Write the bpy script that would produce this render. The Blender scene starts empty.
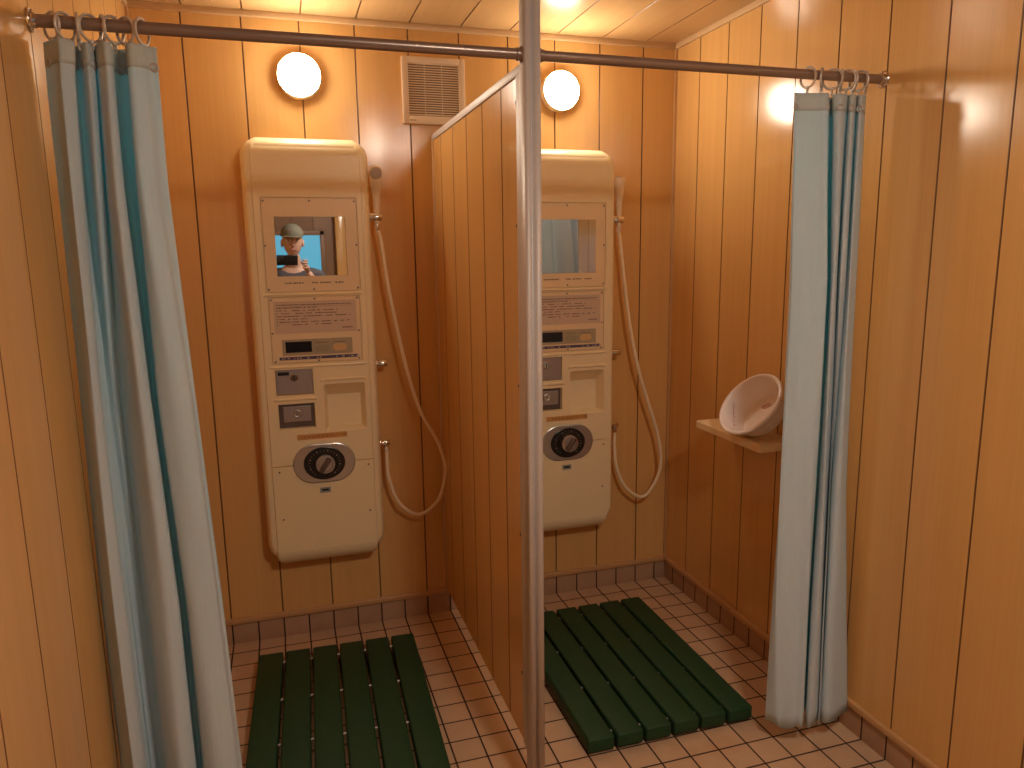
import bpy, bmesh, math, random
from mathutils import Vector, Matrix, Quaternion
random.seed(7)
S = bpy.context.scene
COL = S.collection
PI = math.pi
V = Vector

# ------------------------------------------------------------------ materials
def new_mat(name):
    m = bpy.data.materials.new(name); m.use_nodes = True
    nt = m.node_tree; b = nt.nodes['Principled BSDF']
    return m, nt, b

def mat(name, col, rough=.5, metal=0., spec=.5, coat=0., var=.04, scale=30., emit=None, es=0.):
    """plain surface with a slight procedural tone and gloss variation"""
    m, nt, b = new_mat(name); N = nt.nodes; L = nt.links
    b.inputs['Roughness'].default_value = rough
    b.inputs['Metallic'].default_value = metal
    b.inputs['Specular IOR Level'].default_value = spec
    b.inputs['Coat Weight'].default_value = coat
    tc = N.new('ShaderNodeTexCoord'); no = N.new('ShaderNodeTexNoise'); no.inputs['Scale'].default_value = scale
    no.inputs['Detail'].default_value = 4
    mx = N.new('ShaderNodeMix'); mx.data_type = 'RGBA'
    c = V(col)
    mx.inputs[6].default_value = (*(c * (1 - var)), 1); mx.inputs[7].default_value = (*(c * (1 + var)), 1)
    L.new(tc.outputs['Object'], no.inputs['Vector']); L.new(no.outputs['Fac'], mx.inputs[0])
    L.new(mx.outputs[2], b.inputs['Base Color'])
    if emit:
        b.inputs['Emission Color'].default_value = (*emit, 1); b.inputs['Emission Strength'].default_value = es
    return m

def wood_mat(name, base, axis='Z', rough=.17, vary=.055, phase=(0, 0), spec=.5):
    """printed timber panel: fine grain running along one axis, each 0.2 m board a little different"""
    m, nt, b = new_mat(name); N = nt.nodes; L = nt.links
    b.inputs['Roughness'].default_value = rough
    b.inputs['Specular IOR Level'].default_value = spec
    tc = N.new('ShaderNodeTexCoord')
    mp = N.new('ShaderNodeMapping')
    sc = {'Z': (1, 1, .018), 'Y': (1, .018, 1)}[axis]
    mp.inputs['Scale'].default_value = sc
    L.new(tc.outputs['Object'], mp.inputs['Vector'])
    n1 = N.new('ShaderNodeTexNoise'); n1.inputs['Scale'].default_value = 150; n1.inputs['Detail'].default_value = 5
    n2 = N.new('ShaderNodeTexNoise'); n2.inputs['Scale'].default_value = 28; n2.inputs['Detail'].default_value = 3
    L.new(mp.outputs['Vector'], n1.inputs['Vector']); L.new(mp.outputs['Vector'], n2.inputs['Vector'])
    add = N.new('ShaderNodeMath'); add.operation = 'ADD'
    L.new(n1.outputs['Fac'], add.inputs[0]); L.new(n2.outputs['Fac'], add.inputs[1])
    # board index
    sep = N.new('ShaderNodeSeparateXYZ'); L.new(tc.outputs['Object'], sep.inputs[0])
    def cell(sock, ph):
        a = N.new('ShaderNodeMath'); a.operation = 'SUBTRACT'; L.new(sock, a.inputs[0]); a.inputs[1].default_value = ph
        d = N.new('ShaderNodeMath'); d.operation = 'DIVIDE'; L.new(a.outputs[0], d.inputs[0]); d.inputs[1].default_value = .2
        f = N.new('ShaderNodeMath'); f.operation = 'FLOOR'; L.new(d.outputs[0], f.inputs[0]); return f.outputs[0]
    cb = N.new('ShaderNodeCombineXYZ')
    L.new(cell(sep.outputs[0], phase[0]), cb.inputs[0])
    if axis == 'Z': L.new(cell(sep.outputs[1], phase[1]), cb.inputs[1])
    wn = N.new('ShaderNodeTexWhiteNoise'); L.new(cb.outputs[0], wn.inputs['Vector'])
    a2 = N.new('ShaderNodeMath'); a2.operation = 'MULTIPLY_ADD'
    L.new(wn.outputs['Value'], a2.inputs[0]); a2.inputs[1].default_value = .35; L.new(add.outputs[0], a2.inputs[2])
    rp = N.new('ShaderNodeMapRange'); rp.inputs['From Min'].default_value = .75; rp.inputs['From Max'].default_value = 1.6
    L.new(a2.outputs[0], rp.inputs['Value'])
    mx = N.new('ShaderNodeMix'); mx.data_type = 'RGBA'
    c = V(base)
    mx.inputs[6].default_value = (c.x * (1 - vary), c.y * (1 - vary * 1.2), c.z * (1 - vary * 1.5), 1)
    mx.inputs[7].default_value = (c.x * (1 + vary), c.y * (1 + vary * 1.1), c.z * (1 + vary * 1.3), 1)
    L.new(rp.outputs[0], mx.inputs[0]); L.new(mx.outputs[2], b.inputs['Base Color'])
    bp = N.new('ShaderNodeBump'); bp.inputs['Strength'].default_value = .04; bp.inputs['Distance'].default_value = .002
    L.new(n1.outputs['Fac'], bp.inputs['Height']); L.new(bp.outputs[0], b.inputs['Normal'])
    return m

def tile_mat(name, mode, base, grout, x0=-.026, y0=-.079, gw=.0052, rough=.38, var=.09, stain=.5):
    """square 0.1 m tiles with dark joints; mode picks the two axes carrying joints ('XY' floor, 'X' or 'Y' upstands)"""
    m, nt, b = new_mat(name); N = nt.nodes; L = nt.links
    tc = N.new('ShaderNodeTexCoord'); sep = N.new('ShaderNodeSeparateXYZ'); L.new(tc.outputs['Object'], sep.inputs[0])
    def mth(op, a, bb=None, c=None):
        n = N.new('ShaderNodeMath'); n.operation = op
        for i, x in enumerate((a, bb, c)):
            if x is None: continue
            if isinstance(x, (int, float)): n.inputs[i].default_value = x
            else: L.new(x, n.inputs[i])
        return n.outputs[0]
    masks, ids = [], []
    for ax, o, off in ((0, 'X', x0), (1, 'Y', y0)):
        if o not in mode: continue
        t = mth('DIVIDE', mth('SUBTRACT', sep.outputs[ax], off), .1)
        fr = mth('FRACT', t)
        d = mth('MINIMUM', fr, mth('SUBTRACT', 1, fr))          # distance to nearest joint, in tiles
        mr = N.new('ShaderNodeMapRange'); mr.interpolation_type = 'SMOOTHSTEP'
        mr.inputs['From Min'].default_value = gw / .1 * .32; mr.inputs['From Max'].default_value = gw / .1 * .75
        L.new(d, mr.inputs['Value']); masks.append(mr.outputs[0]); ids.append(mth('FLOOR', t))
    mask = masks[0] if len(masks) == 1 else mth('MINIMUM', masks[0], masks[1])
    cb = N.new('ShaderNodeCombineXYZ'); L.new(ids[0], cb.inputs[0])
    if len(ids) > 1: L.new(ids[1], cb.inputs[1])
    wn = N.new('ShaderNodeTexWhiteNoise'); L.new(cb.outputs[0], wn.inputs['Vector'])
    no = N.new('ShaderNodeTexNoise'); no.inputs['Scale'].default_value = 14; no.inputs['Detail'].default_value = 6
    L.new(tc.outputs['Object'], no.inputs['Vector'])
    v = mth('MULTIPLY_ADD', wn.outputs['Value'], .45, no.outputs['Fac'])
    mr = N.new('ShaderNodeMapRange'); mr.inputs['From Min'].default_value = .35; mr.inputs['From Max'].default_value = 1.1
    L.new(v, mr.inputs['Value'])
    c = V(base)
    mx = N.new('ShaderNodeMix'); mx.data_type = 'RGBA'
    mx.inputs[6].default_value = (*(c * (1 - var)), 1); mx.inputs[7].default_value = (*(c * (1 + var)), 1)
    L.new(mr.outputs[0], mx.inputs[0])
    # brownish stains
    n2 = N.new('ShaderNodeTexNoise'); n2.inputs['Scale'].default_value = 5.5; n2.inputs['Detail'].default_value = 5
    L.new(tc.outputs['Object'], n2.inputs['Vector'])
    m2 = N.new('ShaderNodeMapRange'); m2.inputs['From Min'].default_value = .55; m2.inputs['From Max'].default_value = .75
    m2.inputs['To Max'].default_value = stain
    L.new(n2.outputs['Fac'], m2.inputs['Value'])
    ms = N.new('ShaderNodeMix'); ms.data_type = 'RGBA'
    ms.inputs[7].default_value = (c.x * .85, c.y * .62, c.z * .42, 1)
    L.new(m2.outputs[0], ms.inputs[0]); L.new(mx.outputs[2], ms.inputs[6])
    mg = N.new('ShaderNodeMix'); mg.data_type = 'RGBA'; mg.inputs[6].default_value = (*grout, 1)
    L.new(mask, mg.inputs[0]); L.new(ms.outputs[2], mg.inputs[7])
    L.new(mg.outputs[2], b.inputs['Base Color'])
    mr3 = N.new('ShaderNodeMapRange'); mr3.inputs['To Min'].default_value = .9; mr3.inputs['To Max'].default_value = rough
    L.new(mask, mr3.inputs['Value']); L.new(mr3.outputs[0], b.inputs['Roughness'])
    bp = N.new('ShaderNodeBump'); bp.inputs['Strength'].default_value = .6; bp.inputs['Distance'].default_value = .002
    L.new(mask, bp.inputs['Height']); L.new(bp.outputs[0], b.inputs['Normal'])
    return m

def cloth_mat(name, front, through, amt=.35, rough=.75):
    m, nt, b = new_mat(name); N = nt.nodes; L = nt.links
    b.inputs['Roughness'].default_value = rough; b.inputs['Specular IOR Level'].default_value = .25
    b.inputs['Sheen Weight'].default_value = .1
    tc = N.new('ShaderNodeTexCoord'); mp = N.new('ShaderNodeMapping'); mp.inputs['Scale'].default_value = (1, 1, .02)
    no = N.new('ShaderNodeTexNoise'); no.inputs['Scale'].default_value = 260; no.inputs['Detail'].default_value = 3
    L.new(tc.outputs['Object'], mp.inputs['Vector']); L.new(mp.outputs['Vector'], no.inputs['Vector'])
    mx = N.new('ShaderNodeMix'); mx.data_type = 'RGBA'; c = V(front)
    mx.inputs[6].default_value = (*(c * .92), 1); mx.inputs[7].default_value = (*(c * 1.08), 1)
    L.new(no.outputs['Fac'], mx.inputs[0]); L.new(mx.outputs[2], b.inputs['Base Color'])
    n2 = N.new('ShaderNodeTexNoise'); n2.inputs['Scale'].default_value = 9; n2.inputs['Detail'].default_value = 4
    mp2 = N.new('ShaderNodeMapping'); mp2.inputs['Scale'].default_value = (3, 3, 1)
    L.new(tc.outputs['Object'], mp2.inputs['Vector']); L.new(mp2.outputs['Vector'], n2.inputs['Vector'])
    bp = N.new('ShaderNodeBump'); bp.inputs['Strength'].default_value = .25; bp.inputs['Distance'].default_value = .01
    L.new(n2.outputs['Fac'], bp.inputs['Height']); L.new(bp.outputs[0], b.inputs['Normal'])
    tr = N.new('ShaderNodeBsdfTranslucent'); tr.inputs['Color'].default_value = (*through, 1)
    sh = N.new('ShaderNodeMixShader'); sh.inputs[0].default_value = amt
    out = N['Material Output']
    L.new(b.outputs[0], sh.inputs[1]); L.new(tr.outputs[0], sh.inputs[2]); L.new(sh.outputs[0], out.inputs['Surface'])
    return m

WOOD = (.70, .412, .148)
M = {}
M['wood_back'] = wood_mat('wood_back', WOOD, phase=(.073, 5))
M['wood_side'] = wood_mat('wood_side', WOOD, phase=(5, -.19))
M['wood_part'] = wood_mat('wood_partition', WOOD, phase=(5, -.15))
M['wood_ceil'] = wood_mat('wood_ceiling', (.58, .37, .17), axis='Y', phase=(.08, 0), rough=.25)
M['groove'] = mat('board_joint', (.20, .085, .025), .4)
M['trim'] = mat('timber_trim', (.56, .32, .14), .35)
M['cream_trim'] = mat('cream_trim', (.64, .44, .24), .35)
M['grout'] = None
M['floor'] = tile_mat('floor_tile', 'XY', (.55, .37, .235), (.026, .010, .007))
M['base_x'] = tile_mat('upstand_tile_back', 'X', (.45, .285, .18), (.026, .010, .007), stain=.3)
M['base_y'] = tile_mat('upstand_tile_side', 'Y', (.45, .285, .18), (.026, .010, .007), stain=.3)
M['ivory'] = mat('ivory_plastic', (.86, .72, .455), .33, var=.015, scale=6)
M['ivory2'] = mat('ivory_plate', (.80, .63, .40), .3, var=.015, scale=6)
M['notice'] = mat('notice_film', (.62, .47, .35), .4, var=.02)
M['ink'] = mat('print_ink', (.10, .06, .05), .6)
M['greyplate'] = mat('display_plate', (.40, .33, .22), .4)
M['black'] = mat('black_plastic', (.012, .011, .012), .28)
M['darkglass'] = mat('dark_display', (.02, .018, .02), .12)
M['steel'] = mat('brushed_steel', (.42, .37, .36), .42, .75)
M['darksteel'] = mat('dark_steel', (.17, .135, .13), .4, .7)
M['chrome'] = mat('chrome', (.75, .72, .70), .13, 1)
M['satin'] = mat('satin_silver', (.55, .53, .52), .28, .85)
M['mirror'] = mat('mirror_glass', (.74, .76, .78), .015, 1, var=0)
M['sticker'] = mat('orange_sticker', (.62, .32, .09), .45)
M['stripe'] = mat('purple_stripe', (.07, .055, .12), .4)
M['stripe_ink'] = mat('pale_print', (.5, .44, .45), .5)
M['green_button'] = mat('olive_button', (.34, .31, .19), .4)
M['amber_button'] = mat('amber_button', (.66, .43, .2), .4)
M['label'] = mat('grey_label', (.30, .33, .30), .4)
M['alu'] = mat('aluminium', (.58, .54, .52), .5, .15, var=.02)
M['alu_dark'] = mat('aluminium_shade', (.40, .35, .32), .4, .5)
M['rod'] = mat('brown_steel_rod', (.30, .225, .19), .32, .55)
M['ring'] = mat('grey_ring', (.58, .52, .45), .4, .3)
M['vent'] = mat('vent_plastic', (.74, .585, .42), .45)
M['vent_dark'] = mat('vent_inside', (.20, .12, .07), .7)
M['mat'] = mat('green_plastic', (.013, .050, .019), .55, spec=.3, var=.18, scale=40)
M['joiner'] = mat('joiner_steel', (.55, .5, .46), .35, .4)
M['hose'] = mat('hose_vinyl', (.86, .73, .52), .35)
M['head'] = mat('shower_plastic', (.80, .67, .50), .35)
M['nozzle'] = mat('nozzle_grey', (.46, .36, .29), .4)
M['bowl'] = mat('bowl_plastic', (.84, .76, .73), .2, var=.02)
M['redprint'] = mat('red_print', (.42, .16, .12), .5)
M['shelf'] = mat('shelf_ivory', (.86, .68, .42), .4, var=.05)
M['curtain'] = cloth_mat('curtain_fabric', (.78, .84, .87), (.04, .64, .80), .38)
M['hem'] = cloth_mat('curtain_hem', (.66, .74, .73), (.03, .45, .55), .3)
M['eyelet'] = mat('grey_eyelet', (.46, .44, .42), .4, .4)
M['globe'] = mat('lamp_globe', (1, .95, .85), .3, emit=(1., .86, .68), es=17.)
M['ceiling_globe'] = mat('ceiling_lamp_globe', (1, .95, .85), .3, emit=(1., .90, .77), es=24.)
M['skin'] = mat('skin', (.55, .33, .24), .5)
M['shirt'] = mat('dark_shirt', (.07, .06, .07), .8, var=.15)
M['trousers'] = mat('dark_trousers', (.04, .045, .06), .8, var=.15)
M['cap'] = mat('olive_cap', (.16, .15, .11), .8, var=.12)
M['shoe'] = mat('dark_shoe', (.03, .03, .03), .6)
M['eyewhite'] = mat('eye_white', (.7, .66, .6), .3)
M['lips'] = mat('lips', (.42, .19, .16), .5)
M['pane'] = mat('window_pane', (.10, .30, .42), .2, emit=(.09, .42, .60), es=.19)
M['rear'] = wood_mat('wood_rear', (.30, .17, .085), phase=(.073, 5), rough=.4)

# ------------------------------------------------------------------ mesh helpers
def link(o, parent=None):
    COL.objects.link(o)
    if parent: o.parent = parent
    return o

def obj(name, bm, m, parent=None, smooth=True, angle=35):
    me = bpy.data.meshes.new(name)
    bmesh.ops.recalc_face_normals(bm, faces=bm.faces)
    if smooth:
        ca = math.cos(math.radians(angle))
        for f in bm.faces: f.smooth = len(f.verts) <= 4
        for e in bm.edges:
            if len(e.link_faces) == 2 and e.link_faces[0].normal.dot(e.link_faces[1].normal) < ca: e.smooth = False
    bm.to_mesh(me); bm.free()
    for x in (m if isinstance(m, (list, tuple)) else [m]): me.materials.append(x)
    return link(bpy.data.objects.new(name, me), parent)

def tag(o, label=None, cat=None, group=None, kind=None):
    for k, v in (('label', label), ('category', cat), ('group', group), ('kind', kind)):
        if v: o[k] = v
    return o

def empty(name, loc=(0, 0, 0), rz=0.):
    o = bpy.data.objects.new(name, None); o.empty_display_size = .05
    o.location = loc; o.rotation_euler = (0, 0, rz)
    return link(o)

def copy_tree(o, parent=None, top=True):
    c = o.copy(); COL.objects.link(c)
    if not top: c.parent = parent
    for ch in list(o.children): copy_tree(ch, c, False)
    return c

def box(bm, x0, x1, y0, y1, z0, z1, bev=0., seg=2, mi=0, mtx=None):
    vs = [bm.verts.new((x, y, z)) for x in (x0, x1) for y in (y0, y1) for z in (z0, z1)]
    idx = ((0, 1, 3, 2), (4, 6, 7, 5), (0, 4, 5, 1), (2, 3, 7, 6), (0, 2, 6, 4), (1, 5, 7, 3))
    fs = [bm.faces.new([vs[i] for i in q]) for q in idx]
    for f in fs: f.material_index = mi
    es = list({e for f in fs for e in f.edges})
    new = vs
    if bev > 0:
        r = bmesh.ops.bevel(bm, geom=es, offset=bev, segments=seg, affect='EDGES', profile=.5)
        new = list({v for f in r['faces'] for v in f.verts} | {v for v in vs if v.is_valid})
        for f in {f for v in new for f in v.link_faces}: f.material_index = mi
    if mtx is not None: bmesh.ops.transform(bm, matrix=mtx, verts=[v for v in new if v.is_valid])
    return bm

def ring_loft(bm, rings, cap0=True, cap1=True, mi=0, closed=True):
    vr = [[bm.verts.new(p) for p in r] for r in rings]
    n = len(vr[0])
    for a, b in zip(vr, vr[1:]):
        for i in range(n if closed else n - 1):
            j = (i + 1) % n
            f = bm.faces.new((a[i], a[j], b[j], b[i])); f.material_index = mi
    if cap0: bm.faces.new(list(reversed(vr[0]))).material_index = mi
    if cap1: bm.faces.new(vr[-1]).material_index = mi
    return vr

def frame_for(d):
    d = V(d).normalized(); q = d.to_track_quat('Z', 'Y')
    return q @ V((1, 0, 0)), q @ V((0, 1, 0)), d

def cyl(bm, p0, p1, r0, r1=None, n=20, mi=0, cap=True, bev=0.):
    p0, p1 = V(p0), V(p1); r1 = r0 if r1 is None else r1
    a, b, d = frame_for(p1 - p0)
    def rg(p, r): return [p + (a * math.cos(2 * PI * i / n) + b * math.sin(2 * PI * i / n)) * r for i in range(n)]
    if bev > 0:
        rs = [rg(p0, r0 - bev), rg(p0 + d * bev * .3, r0 - bev * .3), rg(p0 + d * bev, r0),
              rg(p1 - d * bev, r1), rg(p1 - d * bev * .3, r1 - bev * .3), rg(p1, r1 - bev)]
    else: rs = [rg(p0, r0), rg(p1, r1)]
    ring_loft(bm, rs, cap, cap, mi)
    return bm

def tube(bm, pts, r, n=12, mi=0, cap=True):
    pts = [V(p) for p in pts]; rs = r if isinstance(r, (list, tuple)) else [r] * len(pts)
    t0 = (pts[1] - pts[0]).normalized(); a, b, _ = frame_for(t0)
    rings = []
    for i, p in enumerate(pts):
        t = (pts[min(i + 1, len(pts) - 1)] - pts[max(i - 1, 0)]).normalized()
        q = t0.rotation_difference(t); a, b = q @ a, q @ b; t0 = t
        rings.append([p + (a * math.cos(2 * PI * k / n) + b * math.sin(2 * PI * k / n)) * rs[i] for k in range(n)])
    ring_loft(bm, rings, cap, cap, mi)
    return bm

def torus(bm, c, nrm, R, r, n=28, k=10, mi=0, scale=(1, 1)):
    a, b, d = frame_for(nrm); c = V(c); rings = []
    for i in range(n + 1):
        t = 2 * PI * i / n
        u = a * math.cos(t) * scale[0] + b * math.sin(t) * scale[1]
        rings.append([c + u * R + (u.normalized() * math.cos(2 * PI * j / k) + d * math.sin(2 * PI * j / k)) * r for j in range(k)])
    ring_loft(bm, rings, False, False, mi)
    bmesh.ops.remove_doubles(bm, verts=bm.verts, dist=1e-6)
    return bm

def lathe(bm, prof, n=48, axis_m=None, mi=0):
    """prof: list of (r, h) ; spun about Z then placed by axis_m"""
    vr = []
    for r, h in prof:
        if r < 1e-6: vr.append([bm.verts.new((0, 0, h))] * n)
        else: vr.append([bm.verts.new((r * math.cos(2 * PI * i / n), r * math.sin(2 * PI * i / n), h)) for i in range(n)])
    for a, b in zip(vr, vr[1:]):
        for i in range(n):
            j = (i + 1) % n
            q = []
            for v in (a[i], a[j], b[j], b[i]):
                if v not in q: q.append(v)
            if len(q) >= 3:
                bm.faces.new(q).material_index = mi
    if axis_m is not None:
        vs = list({v for r in vr for v in r})
        bmesh.ops.transform(bm, matrix=axis_m, verts=vs)
    return bm

def rrect(cx, cz, hx, hz, r, n=6):
    """rounded rectangle outline as (x, z), counter-clockwise"""
    r = min(r, hx, hz); o = []
    for sx, sz, a0 in ((1, 1, 0), (-1, 1, 90), (-1, -1, 180), (1, -1, 270)):
        for i in range(n + 1):
            a = math.radians(a0 + 90 * i / n)
            o.append((cx + sx * (hx - r) + r * math.cos(a), cz + sz * (hz - r) + r * math.sin(a)))
    return o

def plate(bm, outline, yb, yf, bev=.001, mi=0):
    """flat plate in the xz plane between depths yb (back) and yf (front, smaller y), front edge eased"""
    cx = sum(p[0] for p in outline) / len(outline); cz = sum(p[1] for p in outline) / len(outline)
    def inset(d):
        o = []
        n = len(outline)
        for i, (x, z) in enumerate(outline):
            px, pz = outline[i - 1]; nx, nz = outline[(i + 1) % n]
            t = V((nx - px, nz - pz)); t = t.normalized() if t.length > 1e-9 else V((1, 0))
            o.append((x - t.y * d, z + t.x * d))
        return o
    s = 1 if yf < yb else -1
    rings = [[(x, yb, z) for x, z in outline], [(x, yf + s * bev, z) for x, z in outline],
             [(x, yf + s * bev * .3, z) for x, z in inset(bev * .3)], [(x, yf, z) for x, z in inset(bev)]]
    ring_loft(bm, rings, True, True, mi)
    return bm

def catmull(pts, per):
    P = [V(p) for p in pts]; P = [P[0] * 2 - P[1]] + P + [P[-1] * 2 - P[-2]]; o = []
    for i in range(1, len(P) - 2):
        a, b, c, d = P[i - 1:i + 3]
        for k in range(per):
            t = k / per
            o.append(.5 * ((2 * b) + (c - a) * t + (2 * a - 5 * b + 4 * c - d) * t * t + (3 * b - a - 3 * c + d) * t ** 3))
    o.append(P[-2].copy()); return o

def apply_mods(o):
    dg = bpy.context.evaluated_depsgraph_get(); dg.update()
    me = bpy.data.meshes.new_from_object(o.evaluated_get(dg), depsgraph=dg)
    old = o.data; o.modifiers.clear(); o.data = me; me.name = o.name
    bpy.data.meshes.remove(old)
    return o

def carve(o, cutters):
    """subtract each cutter bmesh from o"""
    tmp = []
    for bm in cutters:
        bmesh.ops.recalc_face_normals(bm, faces=bm.faces)
        me = bpy.data.meshes.new('cut'); bm.to_mesh(me); bm.free()
        c = link(bpy.data.objects.new('cut', me)); tmp.append(c)
        md = o.modifiers.new('b', 'BOOLEAN'); md.operation = 'DIFFERENCE'; md.object = c; md.solver = 'EXACT'
    apply_mods(o)
    for c in tmp:
        me = c.data; bpy.data.objects.remove(c); bpy.data.meshes.remove(me)
    me = o.data
    bm = bmesh.new(); bm.from_mesh(me)
    ca = math.cos(math.radians(30))
    for f in bm.faces: f.smooth = abs(f.normal.y) < .9995
    for e in bm.edges:
        e.smooth = not (len(e.link_faces) == 2 and e.link_faces[0].normal.dot(e.link_faces[1].normal) < ca)
    bm.to_mesh(me); bm.free()
    return o

# ------------------------------------------------------------------ room
XL, XR, ZC, YF = -1.10, 1.0315, 2.42, -4.60
def board_wall(name, a0, a1, grooves, place, m, z0, z1, thick=.05, parent=None, gw=.0024, gd=.005, both=False):
    """boarded surface: profile (a, depth) with V-joints, swept from z0 to z1 by place(a, d, z)"""
    bm = bmesh.new()
    def prof(sgn, base):
        p, kinds = [(a0, base)], []
        for g in sorted(grooves):
            if not a0 + .01 < g < a1 - .01: continue
            w = gw
            p += [(g - w - .0004, base), (g - w * .55, base - sgn * .0013), (g - w * .5, base - sgn * gd), (g + w * .5, base - sgn * gd), (g + w * .55, base - sgn * .0013), (g + w + .0004, base)]
            kinds += [0, 1, 1, 1, 1, 1]
        p.append((a1, base)); kinds.append(0)
        return p, kinds
    fp, fk = prof(1, 0.)
    if both: bp, bk = prof(-1, -thick)
    else: bp, bk = [(a0, -thick), (a1, -thick)], [0]
    loop = fp + list(reversed(bp)); kinds = fk + [0] + list(reversed(bk)) + [0]
    lo = [bm.verts.new(place(a, d, z0)) for a, d in loop]; hi = [bm.verts.new(place(a, d, z1)) for a, d in loop]
    n = len(loop)
    for i in range(n):
        j = (i + 1) % n
        f = bm.faces.new((lo[i], lo[j], hi[j], hi[i])); f.material_index = kinds[i]
    bm.faces.new(lo); bm.faces.new(list(reversed(hi)))
    o = obj(name, bm, [m, M['groove']], parent, smooth=False)
    return o

def st(o): o['kind'] = 'structure'; return o
gx = [.073 + .2 * k for k in range(-8, 8)]
gy = [-.19 - .2 * k for k in range(0, 24)]
st(board_wall('wall_back', XL - .05, XR + .05, gx, lambda a, d, z: (a, -d, z), M['wood_back'], 0, ZC))
st(board_wall('wall_right', YF, 0, gy, lambda a, d, z: (XR - d, a, z), M['wood_side'], 0, ZC))
st(board_wall('wall_left', YF, 0, [g + .018 for g in gy], lambda a, d, z: (XL + d, a, z), M['wood_side'], 0, ZC))
st(board_wall('wall_front', XL - .05, XR + .05, gx, lambda a, d, z: (a, YF + d, z), M['rear'], 0, ZC))
st(board_wall('ceiling', XL - .05, XR + .05, [.08 + .2 * k for k in range(-8, 8)], lambda a, d, z: (a, z, ZC - d), M['wood_ceil'], YF - .05, .05))
bm = bmesh.new(); box(bm, XL - .05, XR + .05, YF - .05, .05, -.06, 0)
st(obj('floor', bm, M['floor'], smooth=False))

bm = bmesh.new(); box(bm, XL, XR, -.0015, .01, 0, .087, .0012); st(obj('baseboard_back', bm, M['base_x']))
bm = bmesh.new(); box(bm, XR - .0015, XR + .01, YF, -.0015, 0, .087, .0012); st(obj('baseboard_right', bm, M['base_y']))
bm = bmesh.new(); box(bm, XL - .01, XL + .0015, YF, -.0015, 0, .087, .0012); st(obj('baseboard_left', bm, M['base_y']))
bm = bmesh.new(); box(bm, XL, XR, -.013, .004, .086, .111, .006, 4); st(obj('trim_1', bm, M['trim']))
bm = bmesh.new(); box(bm, XR - .013, XR + .004, YF, -.005, .086, .111, .006, 4); st(obj('trim_2', bm, M['trim']))
bm = bmesh.new(); box(bm, XL - .004, XL + .013, YF, -.005, .086, .111, .006, 4); st(obj('trim_3', bm, M['trim']))
bm = bmesh.new(); box(bm, XL, XR, -.010, .004, ZC - .022, ZC + .002, .003); st(obj('trim_4', bm, M['cream_trim']))
bm = bmesh.new(); box(bm, XR - .010, XR + .004, YF, -.005, ZC - .022, ZC + .002, .003); st(obj('trim_5', bm, M['cream_trim']))
bm = bmesh.new(); box(bm, XL - .004, XL + .010, YF, -.005, ZC - .022, ZC + .002, .003); st(obj('trim_6', bm, M['cream_trim']))
bm = bmesh.new(); box(bm, XR - .010, XR + .004, -.010, .004, .108, ZC - .02, .003); st(obj('trim_7', bm, M['trim']))
bm = bmesh.new(); box(bm, XL - .004, XL + .010, -.010, .004, .108, ZC - .02, .003); st(obj('trim_8', bm, M['trim']))

# window in the room's rear wall, behind the photographer (seen only in the left mirror)
w = empty('window_1', (-.63, YF + .004, 1.0)); w['kind'] = 'structure'
bm = bmesh.new()
for x0, x1, z0, z1 in ((-.40, -.36, -.04, .79), (.36, .40, -.04, .79), (-.40, .40, -.04, 0), (-.40, .40, .75, .79)):
    box(bm, x0, x1, 0, .03, z0, z1, .004)
obj('window_frame', bm, M['rear'], w)
bm = bmesh.new(); box(bm, -.365, .365, .004, .012, -.005, .755); obj('window_pane', bm, M['pane'], w)
bm = bmesh.new(); box(bm, -.13, -.04, YF + .001, YF + .12, 0, ZC - .001, .004); st(obj('trim_9', bm, M['wood_back']))

# ------------------------------------------------------------------ partition between the stalls
P = empty('partition', (-.0285, -.56, .11))
tag(P, 'low timber-boarded partition with silver edging between the two shower stalls', 'partition')
px, py, pz = P.location
pnl = board_wall('panel', -1.10, 0, [-.15 - .2 * k for k in range(6)], lambda a, d, z: (-.042 - px - d, a - py, z - pz), M['wood_part'], .113, 1.992, thick=.027, parent=P, both=True, gw=.0038, gd=.005)
bm = bmesh.new(); box(bm, -.047 - px, -.010 - px, -1.156 - py, -.001 - py, 1.99 - pz, 2.014 - pz, .003); obj('top_rail', bm, M['alu'], P)
bm = bmesh.new(); box(bm, -.047 - px, -.010 - px, -.02 - py, -.0005 - py, .113 - pz, 1.992 - pz, .002); obj('wall_channel', bm, M['cream_trim'], P)
bm = bmesh.new()
box(bm, -.0465 - px, -.0105 - px, -1.125 - py, -1.096 - py, 0, 1.992 - pz, .002)
box(bm, -.049 - px, -.009 - px, -1.1575 - py, -1.127 - py, 0, 1.992 - pz, .003)
obj('end_channel', bm, M['alu'], P)
for z in (1.93, 1.62, 1.19, .76, .33):
    bm = bmesh.new(); cyl(bm, (-.0425 - px, -1.083 - py, z - pz), (-.0445 - px, -1.083 - py, z - pz), .004, n=12)
    obj('screw', bm, M['darksteel'], P)

# aluminium post from floor to ceiling with a shallow channel down its front
bm = bmesh.new()
x0, x1, y0, y1 = -.0565, -.0135, -1.201, -1.158
o = [(x0 + .003, y1), (x0, y1 - .003), (x0, y0 + .006), (x0 + .002, y0 + .002), (x0 + .006, y0), (x0 + .015, y0), (x0 + .016, y0 + .011), (x0 + .023, y0 + .011), (x0 + .024, y0),
     (x1 - .006, y0), (x1 - .002, y0 + .002), (x1, y0 + .006), (x1, y1 - .003), (x1 - .003, y1)]
ring_loft(bm, [[(x, y, 0) for x, y in o], [(x, y, ZC) for x, y in o]])
post = obj('divider_post', bm, M['alu'], angle=25)
tag(post, 'pale aluminium post standing floor to ceiling at the open end of the partition', 'post')

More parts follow.
